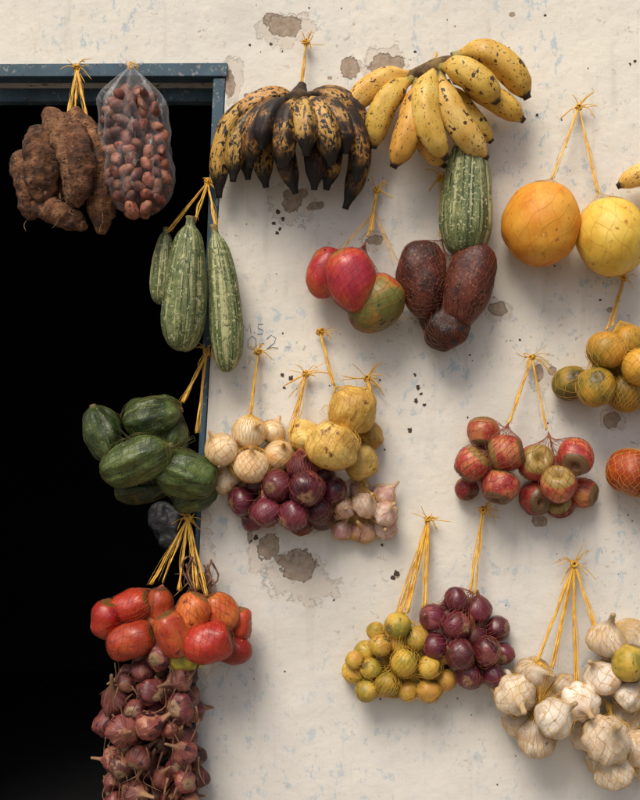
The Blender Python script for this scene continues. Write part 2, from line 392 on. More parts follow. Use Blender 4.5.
# ================================================================ SETTING
ZT=P(0,66).z
def edge(z):
    a=P(227,66); b=P(199,560)
    t=(a.z-z)/(a.z-b.z); t=min(max(t,0),1.15)
    return a.x+(b.x-a.x)*t+0.0035*noise.noise(Vector((0,3,z*5)))*(1 if z<ZT-.02 else 0)
XL=P(-230,0).x
chips=[(285,26,19,12,0),(272,20,10,8,0),(350,68,10,13,10),(384,66,16,15,20),(398,62,8,8,0),(368,86,6,4,0),(330,78,3,2,0),(292,200,11,15,0),(302,193,6,5,0),(316,206,10,5,-10),
 (375,240,9,6,0),(498,309,11,8,0),(299,566,20,19,0),(268,547,12,15,20),(283,560,9,7,0),(539,373,5,11,0),(552,371,5,5,0),(612,420,9,10,0),(540,521,9,6,0),
 (397,575,4,4,0),(230,84,6,15,0),(247,96,3,3,0),(612,360,7,12,0),(300,455,4,4,0),(512,15,4,3,0),(345,512,3,6,0),(610,310,4,3,0),(250,537,3,8,0),(205,640,5,9,0),(204,480,4,9,0)]
halos=[(302,580,50,30,10),(262,545,18,36,10),(385,68,30,26,0),(286,30,34,24,0),(292,204,32,26,0),(310,520,24,18,0),(498,309,20,14,0),(612,420,16,16,0),(232,80,14,34,0),(205,600,12,120,0),(375,242,20,14,0),(540,375,16,18,0)]
def field(X,Z,lst):
    f=np.full(X.shape,-3.0)
    for (cx,cy,rx,ry,rot) in lst:
        c=P(cx,cy); a=math.radians(rot); dx=(X-c.x)/S; dy=-(Z-c.z)/S
        u=dx*math.cos(a)+dy*math.sin(a); v=-dx*math.sin(a)+dy*math.cos(a)
        f=np.maximum(f,1-np.sqrt((u/rx)**2+(v/ry)**2))
    return f
wm,nt,b=newmat('old_white_plaster')
tc=nt.nodes.new('ShaderNodeTexCoord'); ob=tc.outputs['Object']
a1=nt.nodes.new('ShaderNodeAttribute'); a1.attribute_name='chip'; a2=nt.nodes.new('ShaderNodeAttribute'); a2.attribute_name='halo'
sep=nt.nodes.new('ShaderNodeSeparateXYZ'); nt.links.new(ob,sep.inputs[0])
base=ramp(nt,nz(nt,ob,2.2,6,0.6),[(0.3,lin((216,211,201))),(0.5,lin((230,224,212))),(0.7,lin((236,229,214)))])
base=mix(nt,mr(nt,nz(nt,ob,7,6,0.65,3.0),0.5,0.75,0,0.5),base,lin((212,211,208)))
base=mix(nt,mr(nt,nz(nt,ob,28,5,0.7,8.0),0.54,0.7,0,0.4),base,lin((204,196,183)))
bl=mth(nt,'MULTIPLY',mr(nt,nz(nt,ob,34,6,0.75,5.0,0.0,(1,1,0.7)),0.54,0.6),mr(nt,nz(nt,ob,3.2,3,0.5,11.0),0.43,0.58))
base=mix(nt,mth(nt,'MULTIPLY',bl,0.65),base,lin((166,188,200)))
sc=mth(nt,'MULTIPLY',mr(nt,nz(nt,ob,60,5,0.7,21.0,0.5),0.58,0.65),mr(nt,nz(nt,ob,5,3,0.5,31.0),0.45,0.62))
base=mix(nt,mth(nt,'MULTIPLY',sc,0.6),base,lin((154,142,124)))
dr=mth(nt,'MULTIPLY',mr(nt,nz(nt,ob,22,4,0.6,41.0,0.0,(1,1,0.12)),0.54,0.7),0.28)
base=mix(nt,dr,base,lin((184,174,158)))
base=mix(nt,mr(nt,sep.outputs[2],1.6,0.3,0.0,0.4,False),base,lin((184,184,186)))  # light fall-off painted into the plaster colour, greyer towards the bottom
hn=mth(nt,'ADD',a2.outputs['Fac'],mth(nt,'MULTIPLY',mth(nt,'SUBTRACT',nz(nt,ob,24,7,0.75,2.0),0.5),2.4))
hm=mr(nt,hn,0.22,0.34)
base=mix(nt,mth(nt,'MULTIPLY',hm,0.6),base,lin((210,197,180)))
cn=mth(nt,'ADD',a1.outputs['Fac'],mth(nt,'MULTIPLY',mth(nt,'SUBTRACT',nz(nt,ob,44,7,0.72,4.0),0.5),1.7))
cm=mr(nt,cn,0.12,0.16)
rim=mth(nt,'SUBTRACT',mr(nt,cn,-0.1,0.1),cm)
base=mix(nt,mth(nt,'MULTIPLY',rim,0.5),base,lin((230,222,208)))
cc=ramp(nt,nz(nt,ob,70,6,0.75),[(0.3,lin((140,120,102))),(0.5,lin((168,150,132))),(0.7,lin((192,176,158)))])
base=mix(nt,cm,base,cc)
nt.links.new(base,b.inputs['Base Color'])
b.inputs['Roughness'].default_value=0.85; b.inputs['Specular IOR Level'].default_value=0.25
n1=bump(nt,nz(nt,ob,5,4,0.5),0.5,0.02)
n1=bump(nt,nz(nt,ob,26,5,0.6),0.4,0.006,n1)
n2=bump(nt,nz(nt,ob,240,3,0.7),0.35,0.001,n1)
n3=bump(nt,mth(nt,'SUBTRACT',1.0,mth(nt,'ADD',mr(nt,cn,0.08,0.2),mth(nt,'MULTIPLY',hm,.3))),0.9,0.003,n2)
nt.links.new(n3,b.inputs['Normal'])
wall=empty('plaster_wall',Vector((0,0,0)))
def grid(name,x0,x1,z0,z1,step):
    nz_=max(2,int((z1-z0)/step)+1); nx=max(2,int(((x1(z0) if callable(x1) else x1)-(x0(z0) if callable(x0) else x0))/step)+1)
    zs=np.linspace(z0,z1,nz_); V=np.zeros((nz_,nx,3))
    for i,z in enumerate(zs):
        a=x0(z) if callable(x0) else x0; bb=x1(z) if callable(x1) else x1
        V[i,:,0]=np.linspace(a,bb,nx); V[i,:,2]=z
    X=V[...,0];Z=V[...,2]
    I=np.arange(nz_*nx).reshape(nz_,nx)
    F=np.stack([I[:-1,:-1],I[:-1,1:],I[1:,1:],I[1:,:-1]],-1).reshape(-1,4)
    me=bpy.data.meshes.new(name); me.from_pydata(V.reshape(-1,3).tolist(),[],F.tolist())
    for nm,l in(('chip',chips),('halo',halos)):
        at=me.attributes.new(nm,'FLOAT','POINT'); at.data.foreach_set('value',field(X,Z,l).astype(np.float32).ravel())
    me.polygons.foreach_set('use_smooth',[True]*len(me.polygons))
    me.materials.append(wm); o=bpy.data.objects.new(name,me); scene.collection.objects.link(o); par(o,wall)
grid('face_beside_door',edge,1.5,0.0,ZT,0.005)
grid('face_over_door',XL,1.5,ZT,2.6,0.006)
def box(name,x0,x1,y0,y1,z0,z1,mat,parent=None,bev=0.0):
    bm=bmesh.new(); bmesh.ops.create_cube(bm,size=1)
    for v in bm.verts: v.co=Vector((x0+(v.co.x+.5)*(x1-x0),y0+(v.co.y+.5)*(y1-y0),z0+(v.co.z+.5)*(z1-z0)))
    if bev: bmesh.ops.bevel(bm,geom=bm.edges[:],offset=bev,segments=2,affect='EDGES')
    me=bpy.data.meshes.new(name); bm.to_mesh(me); bm.free(); me.materials.append(mat)
    o=bpy.data.objects.new(name,me); scene.collection.objects.link(o)
    if parent: par(o,parent)
    return o
def prism(name,quad,y0,y1,mat,parent):
    v=[(x,y0,z) for x,z in quad]+[(x,y1,z) for x,z in quad]; n=len(quad)
    f=[tuple(range(n)),tuple(range(n,2*n))[::-1]]+[((i+1)%n,i,n+i,n+(i+1)%n) for i in range(n)]
    bm=bmesh.new(); vv=[bm.verts.new(q) for q in v]
    for q in f: bm.faces.new([vv[k] for k in q])
    bmesh.ops.recalc_face_normals(bm,faces=bm.faces[:]); bmesh.ops.bevel(bm,geom=bm.edges[:],offset=0.0015,segments=2,affect='EDGES')
    me=bpy.data.meshes.new(name); bm.to_mesh(me); bm.free(); me.materials.append(mat)
    o=bpy.data.objects.new(name,me); scene.collection.objects.link(o); par(o,parent); return o
box('face_far_side',1.5,5,0.0,0.25,0,3.4,wm,wall); box('face_left',-4,XL,0,0.25,0,3.4,wm,wall); box('face_top',XL,1.5,0.0,0.25,2.6,3.4,wm,wall)
zs=np.linspace(0,ZT,60); vv=[];ff=[]
for z in zs: vv+=[(edge(z),0,z),(edge(z),.25,z)]
for i in range(59): ff.append((2*i,2*i+2,2*i+3,2*i+1))
k=len(vv); vv+=[(XL,0,ZT),(XL,.25,ZT)]; ff.append((k-2,k,k+1,k-1))
me=bpy.data.meshes.new('reveal'); me.from_pydata(vv,[],ff)
me.materials.append(wm); o=bpy.data.objects.new('reveal',me); scene.collection.objects.link(o); par(o,wall)
dk,nt,b=newmat('interior_painted_shade'); tc=nt.nodes.new('ShaderNodeTexCoord')  # shade of the unlit room put into a near-black surface colour
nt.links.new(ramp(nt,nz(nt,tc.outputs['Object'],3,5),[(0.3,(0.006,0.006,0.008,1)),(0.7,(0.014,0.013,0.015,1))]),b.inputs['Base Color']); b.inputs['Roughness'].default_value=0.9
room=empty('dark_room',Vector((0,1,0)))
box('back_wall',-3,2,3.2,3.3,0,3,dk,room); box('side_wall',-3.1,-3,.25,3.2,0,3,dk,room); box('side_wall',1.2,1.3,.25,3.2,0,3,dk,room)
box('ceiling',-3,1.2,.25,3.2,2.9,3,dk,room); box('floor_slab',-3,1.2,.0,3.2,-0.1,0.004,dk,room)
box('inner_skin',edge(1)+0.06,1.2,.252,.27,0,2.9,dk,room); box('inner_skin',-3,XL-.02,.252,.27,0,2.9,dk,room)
fm,nt,b=newmat('blue_grey_painted_wood'); tc=nt.nodes.new('ShaderNodeTexCoord'); ob=tc.outputs['Object']
c=ramp(nt,nz(nt,ob,14,5,0.6,1.0),[(0.3,lin((48,70,84))),(0.6,lin((68,94,110))),(0.75,lin((92,116,130)))])
c=mix(nt,mr(nt,nz(nt,ob,70,5,0.7,3.0),0.57,0.62),c,lin((132,134,130)))
c=mix(nt,mr(nt,nz(nt,ob,40,5,0.7,6.0),0.61,0.66),c,lin((62,52,44)))
nt.links.new(c,b.inputs['Base Color']); b.inputs['Roughness'].default_value=0.6
nt.links.new(bump(nt,nz(nt,ob,60,5,0.6,0.0,0.0,(1,1,0.2)),0.5,0.003),b.inputs['Normal'])
frame=empty('door_frame',P(226,66))
w=12*S
def jamb(inset,wid,y0,y1,nm,zt,wid2):
    q=[(edge(zt)-inset,zt),(edge(zt)-inset-wid,zt),(edge(0.98)-inset-wid2,0.98),(edge(0.88)-inset-wid2,0.0),(edge(.88)-inset,0.0),(edge(.88)-inset,.88)]
    prism(nm,q,y0,y1,fm,frame)
jamb(0.001,w,-0.004,0.05,'jamb',ZT-w-0.001,w*.35)
prism('header',[(XL,ZT+0.0),(edge(ZT)+0.002,ZT+0.005),(edge(ZT)+0.001,ZT-w+0.002),(XL,ZT-w-0.0)],-0.009,0.05,fm,frame)
prism('inner_header',[(XL,ZT-w-0.003),(edge(ZT)-w-.001,ZT-w-0.003),(edge(ZT)-w-.001,ZT-w-0.034),(XL,ZT-w-0.034)],0.08,0.12,fm,frame)
box('jamb_left',XL,XL+w,-0.006,0.05,0,ZT-w-0.001,fm,frame)
gm,nt,b=newmat('concrete_pavement'); tc=nt.nodes.new('ShaderNodeTexCoord'); ob=tc.outputs['Object']
nt.links.new(ramp(nt,nz(nt,ob,3,8,0.7),[(0.3,lin((128,120,108))),(0.7,lin((164,154,142)))]),b.inputs['Base Color']); b.inputs['Roughness'].default_value=.9
box('pavement',-8,8,-1.4,-0.001,-0.13,0.0,gm,None,0.005)
g2,nt,b=newmat('street_asphalt'); tc=nt.nodes.new('ShaderNodeTexCoord')
nt.links.new(ramp(nt,nz(nt,tc.outputs['Object'],8,8,0.7),[(0.3,(0.05,0.05,0.05,1)),(0.7,(0.1,0.095,0.09,1))]),b.inputs['Base Color']); b.inputs['Roughness'].default_value=.9
me=bpy.data.meshes.new('ground'); me.from_pydata([(-150,-150,-.134),(150,-150,-.134),(150,150,-.134),(-150,150,-.134)],[],[(0,1,2,3)]); me.materials.append(g2)
scene.collection.objects.link(bpy.data.objects.new('ground',me))
pm,nt,b=newmat('pit_shadow'); tc=nt.nodes.new('ShaderNodeTexCoord')
nt.links.new(ramp(nt,nz(nt,tc.outputs['Object'],200,3),[(0.3,lin((52,42,34))),(0.7,lin((92,76,64)))]),b.inputs['Base Color']); b.inputs['Roughness'].default_value=.95
pits=[(278,212,2.2),(283,219,1.8),(274,223,2),(280,229,1.6),(277,233,2),(418,388,2.4),(421,394,1.5),(416,401,2.3),(424,405,2),(282,375,2.2),(291,378,2.4),(284,388,1.5),(252,527,2),(256,538,2.6),(251,541,1.5),
 (250,45,1.2),(271,44,1.4),(415,52,1.3),(382,545,1.4),(396,573,3),(393,578,2.4),(635,61,1.6),(630,64,1.2),(537,115,1.6),(508,232,1.4),(410,430,2.3),(322,510,1.4),(545,15,1.2),(600,300,1.2),(470,355,1.1),(334,600,1.1),(560,560,1),(380,380,1.2),(415,375,1.5),(520,340,1.2)]
for _ in range(90): pits.append((random.uniform(235,640),random.uniform(5,790),random.uniform(.4,1.0)))
V=[];F=[]
for (x,y,r) in pits:
    c=P(x,y); k=len(V); n=11; rs=[r*S*random.uniform(.6,1.4) for _ in range(n)]
    V.append((c.x,-0.0012,c.z))
    for j in range(n):
        V.append((c.x+rs[j]*math.cos(6.283*j/n),-0.0008,c.z+rs[j]*math.sin(6.283*j/n)))
    for j in range(n): F.append((k,k+1+(j+1)%n,k+1+j))
o=setmesh('wall_pits',V,F,pm,smooth=False); par(o,wall)
T=Tubes()
def stroke(pts,r=0.0011): T.add([P(x,y,0.0006) for x,y in pts],r*0.8,4)
stroke([(243,334),(244,325),(247,331),(250,324),(251,333)]); stroke([(254,332),(255,333)])
stroke([(263,324),(258,324),(258,328),(263,330),(262,334),(257,334)])
stroke([(252,336),(248,340),(248,347),(252,350),(256,346),(256,339),(252,336)]); stroke([(259,344),(264,343)])
stroke([(267,339),(271,335),(276,338),(274,343),(267,349),(272,347),(278,348)])
inkm,nt2,b2=newmat('blue_pencil'); tc=nt2.nodes.new('ShaderNodeTexCoord'); nt2.links.new(ramp(nt2,nz(nt2,tc.outputs['Object'],150,3),[(0.3,lin((110,128,148))),(0.7,lin((166,178,188)))]),b2.inputs['Base Color'])
o=setmesh('pencil_marks',T.v,T.f,inkm); par(o,wall)

# ================================================================ PRODUCE
def tubefruit(emp,pts,rpx,matn,name,rprof,ns=16,n=26,prof=None,lump=0.0,seed=0):
    W=[list(P(*p)) for p in pts]; W=resample(W,n)
    rad=[]
    for i in range(n):
        t=i/(n-1); r=np.interp(t,[k[0] for k in rprof],[k[1] for k in rprof])
        rad.append(rpx*S*r)
    v,r,f=tube_geo([Vector(w) for w in W],rad,ns,prof)
    o0=Vector(W[n//2])
    if lump:
        v=[q+(q-o0).normalized()*noise.noise(q*28+Vector((seed,0,0)))*lump+(Vector((1,0,0))*noise.noise(q*60+Vector((0,seed,0)))*lump*.5)+Vector((noise.noise(q*130),noise.noise(q*130+Vector((9,9,9))),0))*lump*.35 for q in v]
    o=setmesh(name,v,f,M[matn],r,origin=o0); par(o,emp); return o
BP=[(0,.38),(.06,.34),(.13,.42),(.24,.85),(.36,1),(.7,1),(.85,.82),(.93,.5),(.965,.3),(1,.26)]
def banana(emp,p0,p1,p2,r,matn,d0,d1,d2,name,bp=BP,five=.06):
    q=[]
    ph=random.uniform(0,6)
    for t in (0,.2,.4,.6,.8,1):
        a=(1-t)**2;b_=2*t*(1-t);c_=t*t
        q.append((a*p0[0]+b_*p1[0]+c_*p2[0],a*p0[1]+b_*p1[1]+c_*p2[1],a*d0+b_*d1+c_*d2))
    return tubefruit(emp,q,r*random.uniform(.95,1.05),matn,name,bp,ns=20,n=32,prof=lambda th,t:1+five*math.cos(5*th+ph))
E=empty('banana_bunch',P(440,62,.02))
crx=[((414,74),(372,74),(347,114),12,.05,.07,.05),((414,78),(378,92),(373,149),12.5,.06,.10,.07),((417,80),(419,120),(393,168),13,.06,.13,.10),
 ((436,66),(410,110),(447,160),13,.07,.16,.12),((424,104),(412,140),(446,167),10,.05,.09,.07),
 ((440,72),(446,120),(487,159),13,.08,.15,.10),((446,82),(462,112),(492,142),11.5,.05,.08,.06),((440,68),(470,62),(498,103),13.5,.08,.15,.12),
 ((452,58),(500,36),(528,99),14,.06,.10,.08),((455,80),(488,90),(524,121),12,.05,.10,.07)]
for a,b_,c_,r,d0,d1,d2 in crx: banana(E,a,b_,c_,r,'banana',d0,d1,d2,'banana')
tubefruit(E,[(408,78,.05),(418,74,.06),(430,70,.07),(444,64,.07),(458,62,.06)],8,'crown','crown',[(0,.7),(.5,1.1),(1,.8)],ns=14,lump=.002)
strings(E,(436,52),[P(432,66,.07)],n=2,knot=False,nailobj=False)
E=empty('plantain_bunch',P(305,42,.02))
PB=[(0,.5),(.1,.5),(.22,.85),(.36,1),(.66,1),(.82,.85),(.91,.5),(.95,.32),(1,.28)]
pl=[((284,100),(216,96),(219,198),11,.05,.07,.05),((285,104),(232,112),(233,182),10.5,.06,.11,.09),((280,101),(226,104),(219,152),10,.04,.05,.04),
 ((288,106),(250,100),(250,168),11,.07,.15,.12),((292,108),(266,100),(262,150),11.5,.08,.18,.16),((296,108),(286,104),(283,170),12,.08,.21,.17),
 ((300,108),(306,102),(306,156),12,.08,.22,.19),((304,108),(326,100),(331,166),12,.08,.20,.16),((307,106),(346,100),(346,154),11,.07,.16,.14),
 ((310,104),(370,104),(356,182),11,.06,.11,.10),((311,101),(386,112),(345,209),11,.05,.07,.05),((306,98),(352,84),(366,140),10,.05,.07,.06),
 ((292,106),(272,130),(296,194),10.5,.06,.12,.10),((302,106),(318,130),(314,190),10.5,.06,.12,.10),((296,106),(254,136),(266,188),10,.05,.09,.07),((308,106),(340,130),(326,190),10.5,.05,.09,.07),
 ((296,100),(262,88),(236,122),10,.05,.09,.07),((304,100),(338,88),(352,122),10,.05,.1,.08),((296,106),(240,130),(248,180),9.5,.05,.08,.06)]
for a,b_,c_,r,d0,d1,d2 in pl: banana(E,a,b_,c_,r,'plantain',d0,d1,d2,'plantain',PB,.1)
tubefruit(E,[(303,84,.05),(300,92,.06),(298,102,.09),(298,108,.11)],12,'crown','crown',[(0,.35),(.4,.7),(1,1.5)],ns=14,lump=.004)
strings(E,(306,42),[P(301,92,.06)],n=4,spread=2.5,tails=5)
E=empty('banana_bunch',P(660,170,.02))
banana(E,(690,170),(650,165),(617,187),11,'banana',.05,.07,.05,'banana'); banana(E,(690,175),(665,185),(655,215),12,'banana',.05,.09,.08,'banana')
banana(E,(692,170),(680,200),(675,245),12,'banana',.05,.09,.08,'banana')
tubefruit(E,[(685,160,.04),(690,172,.05),(692,182,.06)],9,'crown','crown',[(0,.7),(.5,1.1),(1,.8)],ns=12,lump=.002)
E=empty('green_squash',P(466,130,.02))
fruit('squash','squash',P(467,196,.075),26*S,60*S,2,0,40,name='squash_body',lump=.03,nr=40,ns=60,parent=E)
strings(E,(462,135),[P(466,146,.07)],n=2,knot=False)
E=empty('melon_pair',P(580,107,.02))
a=fruit('citrus','orange',P(541,224,.09),36.5*S,43*S,0,-8,name='orange_melon',lump=.03,ns=48,nr=36,parent=E)
b_=fruit('citrus','melon',P(611,237,.09),35*S,40*S,0,-8,name='yellow_melon',lump=.03,ns=48,nr=36,parent=E)
make_net(E,[a],P(552,178,.08),.03,'yellow_net',.00025); make_net(E,[b_],P(598,192,.08),.03,'yellow_net',.00025)
strings(E,(579,107),[P(553,178,.08),P(598,193,.08)],n=3,spread=2.2,tails=7,tl=14)
E=empty('mango_bundle',P(377,190,.02))
ms=[fruit('mango','mango',P(326,273,.06),18*S,25*S,20,0,name='mango',parent=E,lump=.04),
    fruit('mango','mango',P(352,280,.10),24*S,31*S,-15,0,name='mango',parent=E,lump=.04),
    fruit('mango','mango_green',P(376,304,.075),25*S,30*S,40,0,name='mango',parent=E,lump=.04)]
make_net(E,ms,P(366,240,.06),.018,'red_net',.0003)
strings(E,(377,190),[P(367,236,.05),P(372,232,.05)],n=3,spread=2.5,tails=4)
strings(E,(374,212),[P(340,250,.08),P(398,265,.06)],n=1,rad=.0006,knot=False,nailobj=False)
E=empty('sapote_bundle',P(441,180,.02))
ms=[fruit('mango','sapote',P(423,279,.07),23.5*S,38*S,-4,0,name='sapote',parent=E,lump=.08,ns=44,nr=36),
    fruit('mango','sapote',P(469,284,.085),23.5*S,42*S,17,0,name='sapote',parent=E,lump=.08,ns=44,nr=36),
    fruit('mango','sapote_dark',P(446,329,.065),23*S,22*S,60,20,name='sapote',parent=E,lump=.14,ns=44,nr=36),
    fruit('mango','sapote_dark',P(440,318,.045),19*S,20*S,-30,20,name='sapote',parent=E,lump=.08)]
make_net(E,ms,P(442,236,.05),.017,'red_net',.0003)
strings(E,(441,178),[P(441,238,.05)],n=3,spread=3,tails=4)
E=empty('green_squash_bundle',P(207,180,.03))
q=[fruit('squash','squash',P(163,268,.04),12.5*S,36*S,4,0,10,name='squash_small',lump=.03,nr=34,ns=60,parent=E),
   fruit('squash','squash',P(186,288,.09),22.5*S,62*S,4,0,80,name='squash_medium',lump=.035,nr=44,ns=60,parent=E),
   fruit('squash','squash',P(224,302,.07),17*S,68*S,-5,0,160,name='squash_long',lump=.04,nr=44,ns=60,bend=.25,parent=E)]
strings(E,(208,182),[P(168,232,.05),P(194,222,.08),P(217,230,.07)],n=3,spread=2,tails=5)
E=empty('chayote_bundle',P(207,352,.03))
def ck(x,y,d,a,b_,t): return fruit('cuke','cucumber',P(x,y,d),a*S,b_*S,t,0,name='chayote',parent=E,nr=44,ns=56,lump=.1)
q=[ck(103,434,.07,18,28,-20),ck(152,417,.06,21,29,75),ck(136,461,.12,20,36,66),ck(186,474,.09,21,32,-72),ck(140,488,.06,14,25,80),ck(195,498,.05,13,23,70),ck(170,445,.04,15,25,20)]
make_net(E,q,P(182,402,.06),.019,'dark_net',.00035)
strings(E,(207,352),[P(182,402,.06),P(196,432,.07)],n=4,spread=2.4,tails=6)
E=empty('white_onion_bundle',P(258,352,.02))
cluster(E,'onion','white_onion',[(222,450,17,1),(250,433,17,1),(225,480,16,1),(250,467,18,1.8),(278,454,16,1.2),(272,434,13,.2),(238,455,15,0),(258,478,14,0)],'white_onion',
   gather=P(250,414,.06),orient='up',lump=.03)
strings(E,(258,352),[P(250,414,.06)],n=3,spread=2.5,tails=6)
E=empty('guava_bundle',P(320,332,.02))
cluster(E,'tomato','guava',[(353,411,25,1.4),(333,446,25,1.6),(361,461,18,1.2),(306,439,17,.3),(318,462,14,0.2),(370,438,13,0)],'guava',zr=.95,lump=.11,gather=P(335,385,.06),cell=.018)
strings(E,(320,332),[P(333,386,.06)],n=4,spread=3,tails=4)
strings(E,(306,374),[P(290,432,.05),P(296,430,.05)],n=4,spread=4,tails=8,tl=18)
strings(E,(367,378),[P(371,402,.07)],n=5,spread=5,tails=10,tl=20)
E=empty('red_onion_bundle',P(302,440,.02))
cluster(E,'onion','red_onion',[(243,503,15,.7),(262,486,15,1),(277,486,15.5,1.4),(303,467,16,.8),(305,491,18,2),(272,512,16,1.6),(290,513,16,1.8),(252,518,12,.5),(318,511,15,1.4),(303,525,12,1.1),(333,490,13,.5),(322,478,14,.6),(335,505,12,.3),(268,500,15,0),(295,495,15,0),(322,517,12,.2),(285,470,13,0)],
   'red_onion',gather=P(300,448,.07),orient='rand',lump=.05,net='red_net')
E=empty('pink_garlic_bundle',P(362,470,.02))
cluster(E,'garlic','pink_garlic',ell_items(363,512,35,28,11.5,4),'pink_garlic',orient='out',gather=P(362,478,.05),cell=.015,lump=.06)
E=empty('green_orange_bundle',P(623,283,.02))
cluster(E,'citrus','green_orange',[(607,351,20,1),(574,383,18.5,.8),(599,387,20,1.6),(633,343,18,.8),(627,388,20,1.3),(640,368,19,1.8),(610,370,17,0),(655,350,18,.4),(655,390,18,.8)],'green_orange',
   gather=P(620,320,.06),lump=.025)
strings(E,(624,278),[P(607,330,.06),P(612,326,.06)],n=2,spread=2,tails=4)
E=empty('tomato_bundle',P(660,420,.02))
cluster(E,'tomato','tomato',[(638,473,23,1),(672,460,22,1),(666,492,21,1.2)],'tomato',gather=P(656,438,.06),lump=.05)
strings(E,(660,405),[P(656,440,.06)],n=3)
E=empty('apple_bundle',P(531,357,.02))
o1=cluster(E,'apple','apple',[(485,434,17,.6),(473,465,17.5,1),(509,454,20,1.6),(501,487,18,1.6),(468,489,12,.4),(490,470,16,0)],'apple',gather=P(509,422,.07),net='red_net',orient='rand',lump=.03)
o2=cluster(E,'apple','apple',[(540,465,18.5,1.2),(576,459,19,1.2),(561,485,18.5,2),(586,494,15.5,.8),(540,500,17,1),(560,504,14,.2),(556,470,15,0)],'apple',gather=P(548,430,.07),net='red_net',orient='rand',lump=.03)
strings(E,(532,357),[P(508,424,.07),P(547,430,.07)],n=3,spread=2,tails=7,tl=16)
E=empty('lime_bundle',P(428,518,.02))
it=[(355,674,12),(398,628,13),(378,636,9),(366,656,11),(382,645,11),(385,685,12),(403,660,13),(384,663,10),(416,641,12),(413,672,12),(368,692,11),(409,692,10),(429,690,12),(445,683,11),(430,668,12),(396,690,10),(423,655,10),(355,662,9),(440,655,11),(395,645,11),(372,672,11)]
cluster(E,'citrus','lime',[(x,y,max(r,9)*1.03,1+0.5*(i%3)) for i,(x,y,r) in enumerate(it)]+[(x+6,y-4,10,0) for x,y,r in it[4:16:2]],'lime',gather=P(405,612,.06),orient='rand',lump=.04)
strings(E,(428,520),[P(399,614,.06),P(408,612,.06),P(424,608,.06)],n=5,spread=4,tails=9,tl=15)
E=empty('red_onion_bundle',P(483,508,.02))
cluster(E,'onion','red_onion',[(455,603,13,.8),(433,617,13.5,.8),(480,613,15,1.2),(457,628,15,1.8),(435,645,14,1),(486,652,15,1.5),(462,655,16,2.1),(503,655,12,.4),(497,630,13,.4),(470,675,14,1.3),(443,663,12,.8),(492,673,12,.8),(450,640,14,0),(475,640,14,0),(480,662,14,0),(447,615,13,0)],
   'red_onion',gather=P(471,590,.06),orient='rand',lump=.05,net='red_net')
strings(E,(483,510),[P(472,594,.06)],n=6,spread=4.5,tails=8,tl=12)
E=empty('garlic_bundle',P(574,562,.02))
o1=cluster(E,'garlic','garlic',[(517,698,21,1.3),(539,680,19,1),(502,685,14,.4),(557,719,21,2),(581,705,20,1.4),(536,736,19,1),(566,692,15,.3),(545,705,17,0),(520,722,16,.2)],'garlic',gather=P(540,662,.06),orient='out',lump=.06,cell=.02)
o2=cluster(E,'garlic','garlic',[(612,745,25,2),(592,738,19,.8),(615,770,19,1.4),(634,720,18,1),(636,752,19,1),(604,762,16,.2),(650,765,18,.5)],'garlic',gather=P(600,690,.07),orient='out',lump=.06,cell=.02)
o3=cluster(E,'garlic','garlic',[(611,642,20,1.2),(607,680,19,1.6),(633,698,17,1.6),(640,640,18,1.2),(655,670,20,1),(622,665,17,0),(650,700,18,.6)],'garlic',gather=P(612,622,.06),orient='out',lump=.06,cell=.02)
fruit('citrus','lime',P(629,663,.11),17*S,19*S,20,0,name='lime',parent=E)
strings(E,(574,564),[P(535,664,.06),P(553,668,.06),P(577,684,.07),P(598,636,.06)],n=5,spread=3.5,tails=10,tl=16)
E=empty('plum_tomato_bundle',P(189,516,.03))
tm=[(107,619,16,19,10,.08),(131,606,16,21,70,.07),(131,641,17,24,70,.12),(160,608,13,20,0,.06),(173,634,16,23,-20,.14),(192,613,17,20,30,.11),(208,643,19,24,75,.14),(221,612,16,20,-40,.09),(240,624,12,17,0,.07),(232,648,14,20,-70,.08),(155,628,14,20,0,.05),(186,650,13,20,80,.08)]
q=[]
for (x,y,r1,r2,t,d) in tm: q.append(fruit('tomato','tomato',P(x,y,d),r1*S,r2*S,t,random.uniform(-15,15),name='plum_tomato',parent=E,lump=.07))
q.append(fruit('mango','lime',P(186,657,.11),13*S,21*S,80,0,name='green_tomato',parent=E,lump=.03))
make_net(E,q[:3]+q[3:4],P(163,584,.07),.018,'red_net',.0003); make_net(E,q[4:10],P(192,590,.08),.018,'red_net',.0003)
strings(E,(188,518),[P(150,584,.07),P(162,582,.07),P(178,590,.08),P(196,588,.08),P(206,596,.08)],n=3,spread=2.5,tails=8,tl=12)
E=empty('shallot_braid',P(170,560,.02))
rnd=random.Random(3); items=[]
for lay,cnt in ((0,90),(1.5,110),(2.9,110)):
    acc=[]
    for _ in range(cnt*14):
        y=rnd.uniform(655,880); ww=np.interp(y,[655,690,730,800,880],[28,48,53,56,50])*(1-.1*lay/1.6); cx=np.interp(y,[655,700,800,880],[163,150,154,155])
        x=cx+rnd.uniform(-1,1)*(ww-8); r=rnd.uniform(10.5,17)
        if all((x-a)**2+(y-b2)**2>((r+rr)*.8)**2 for a,b2,rr,_ in acc): acc.append((x,y,r,lay))
    items+=acc
items+=[(200,585,11,.5),(205,600,10,.5)]
cluster(E,'shallot','shallot',items,'shallot',orient='rand',zr=1.0,lump=.11,net=None,soft=.84)
T=Tubes()
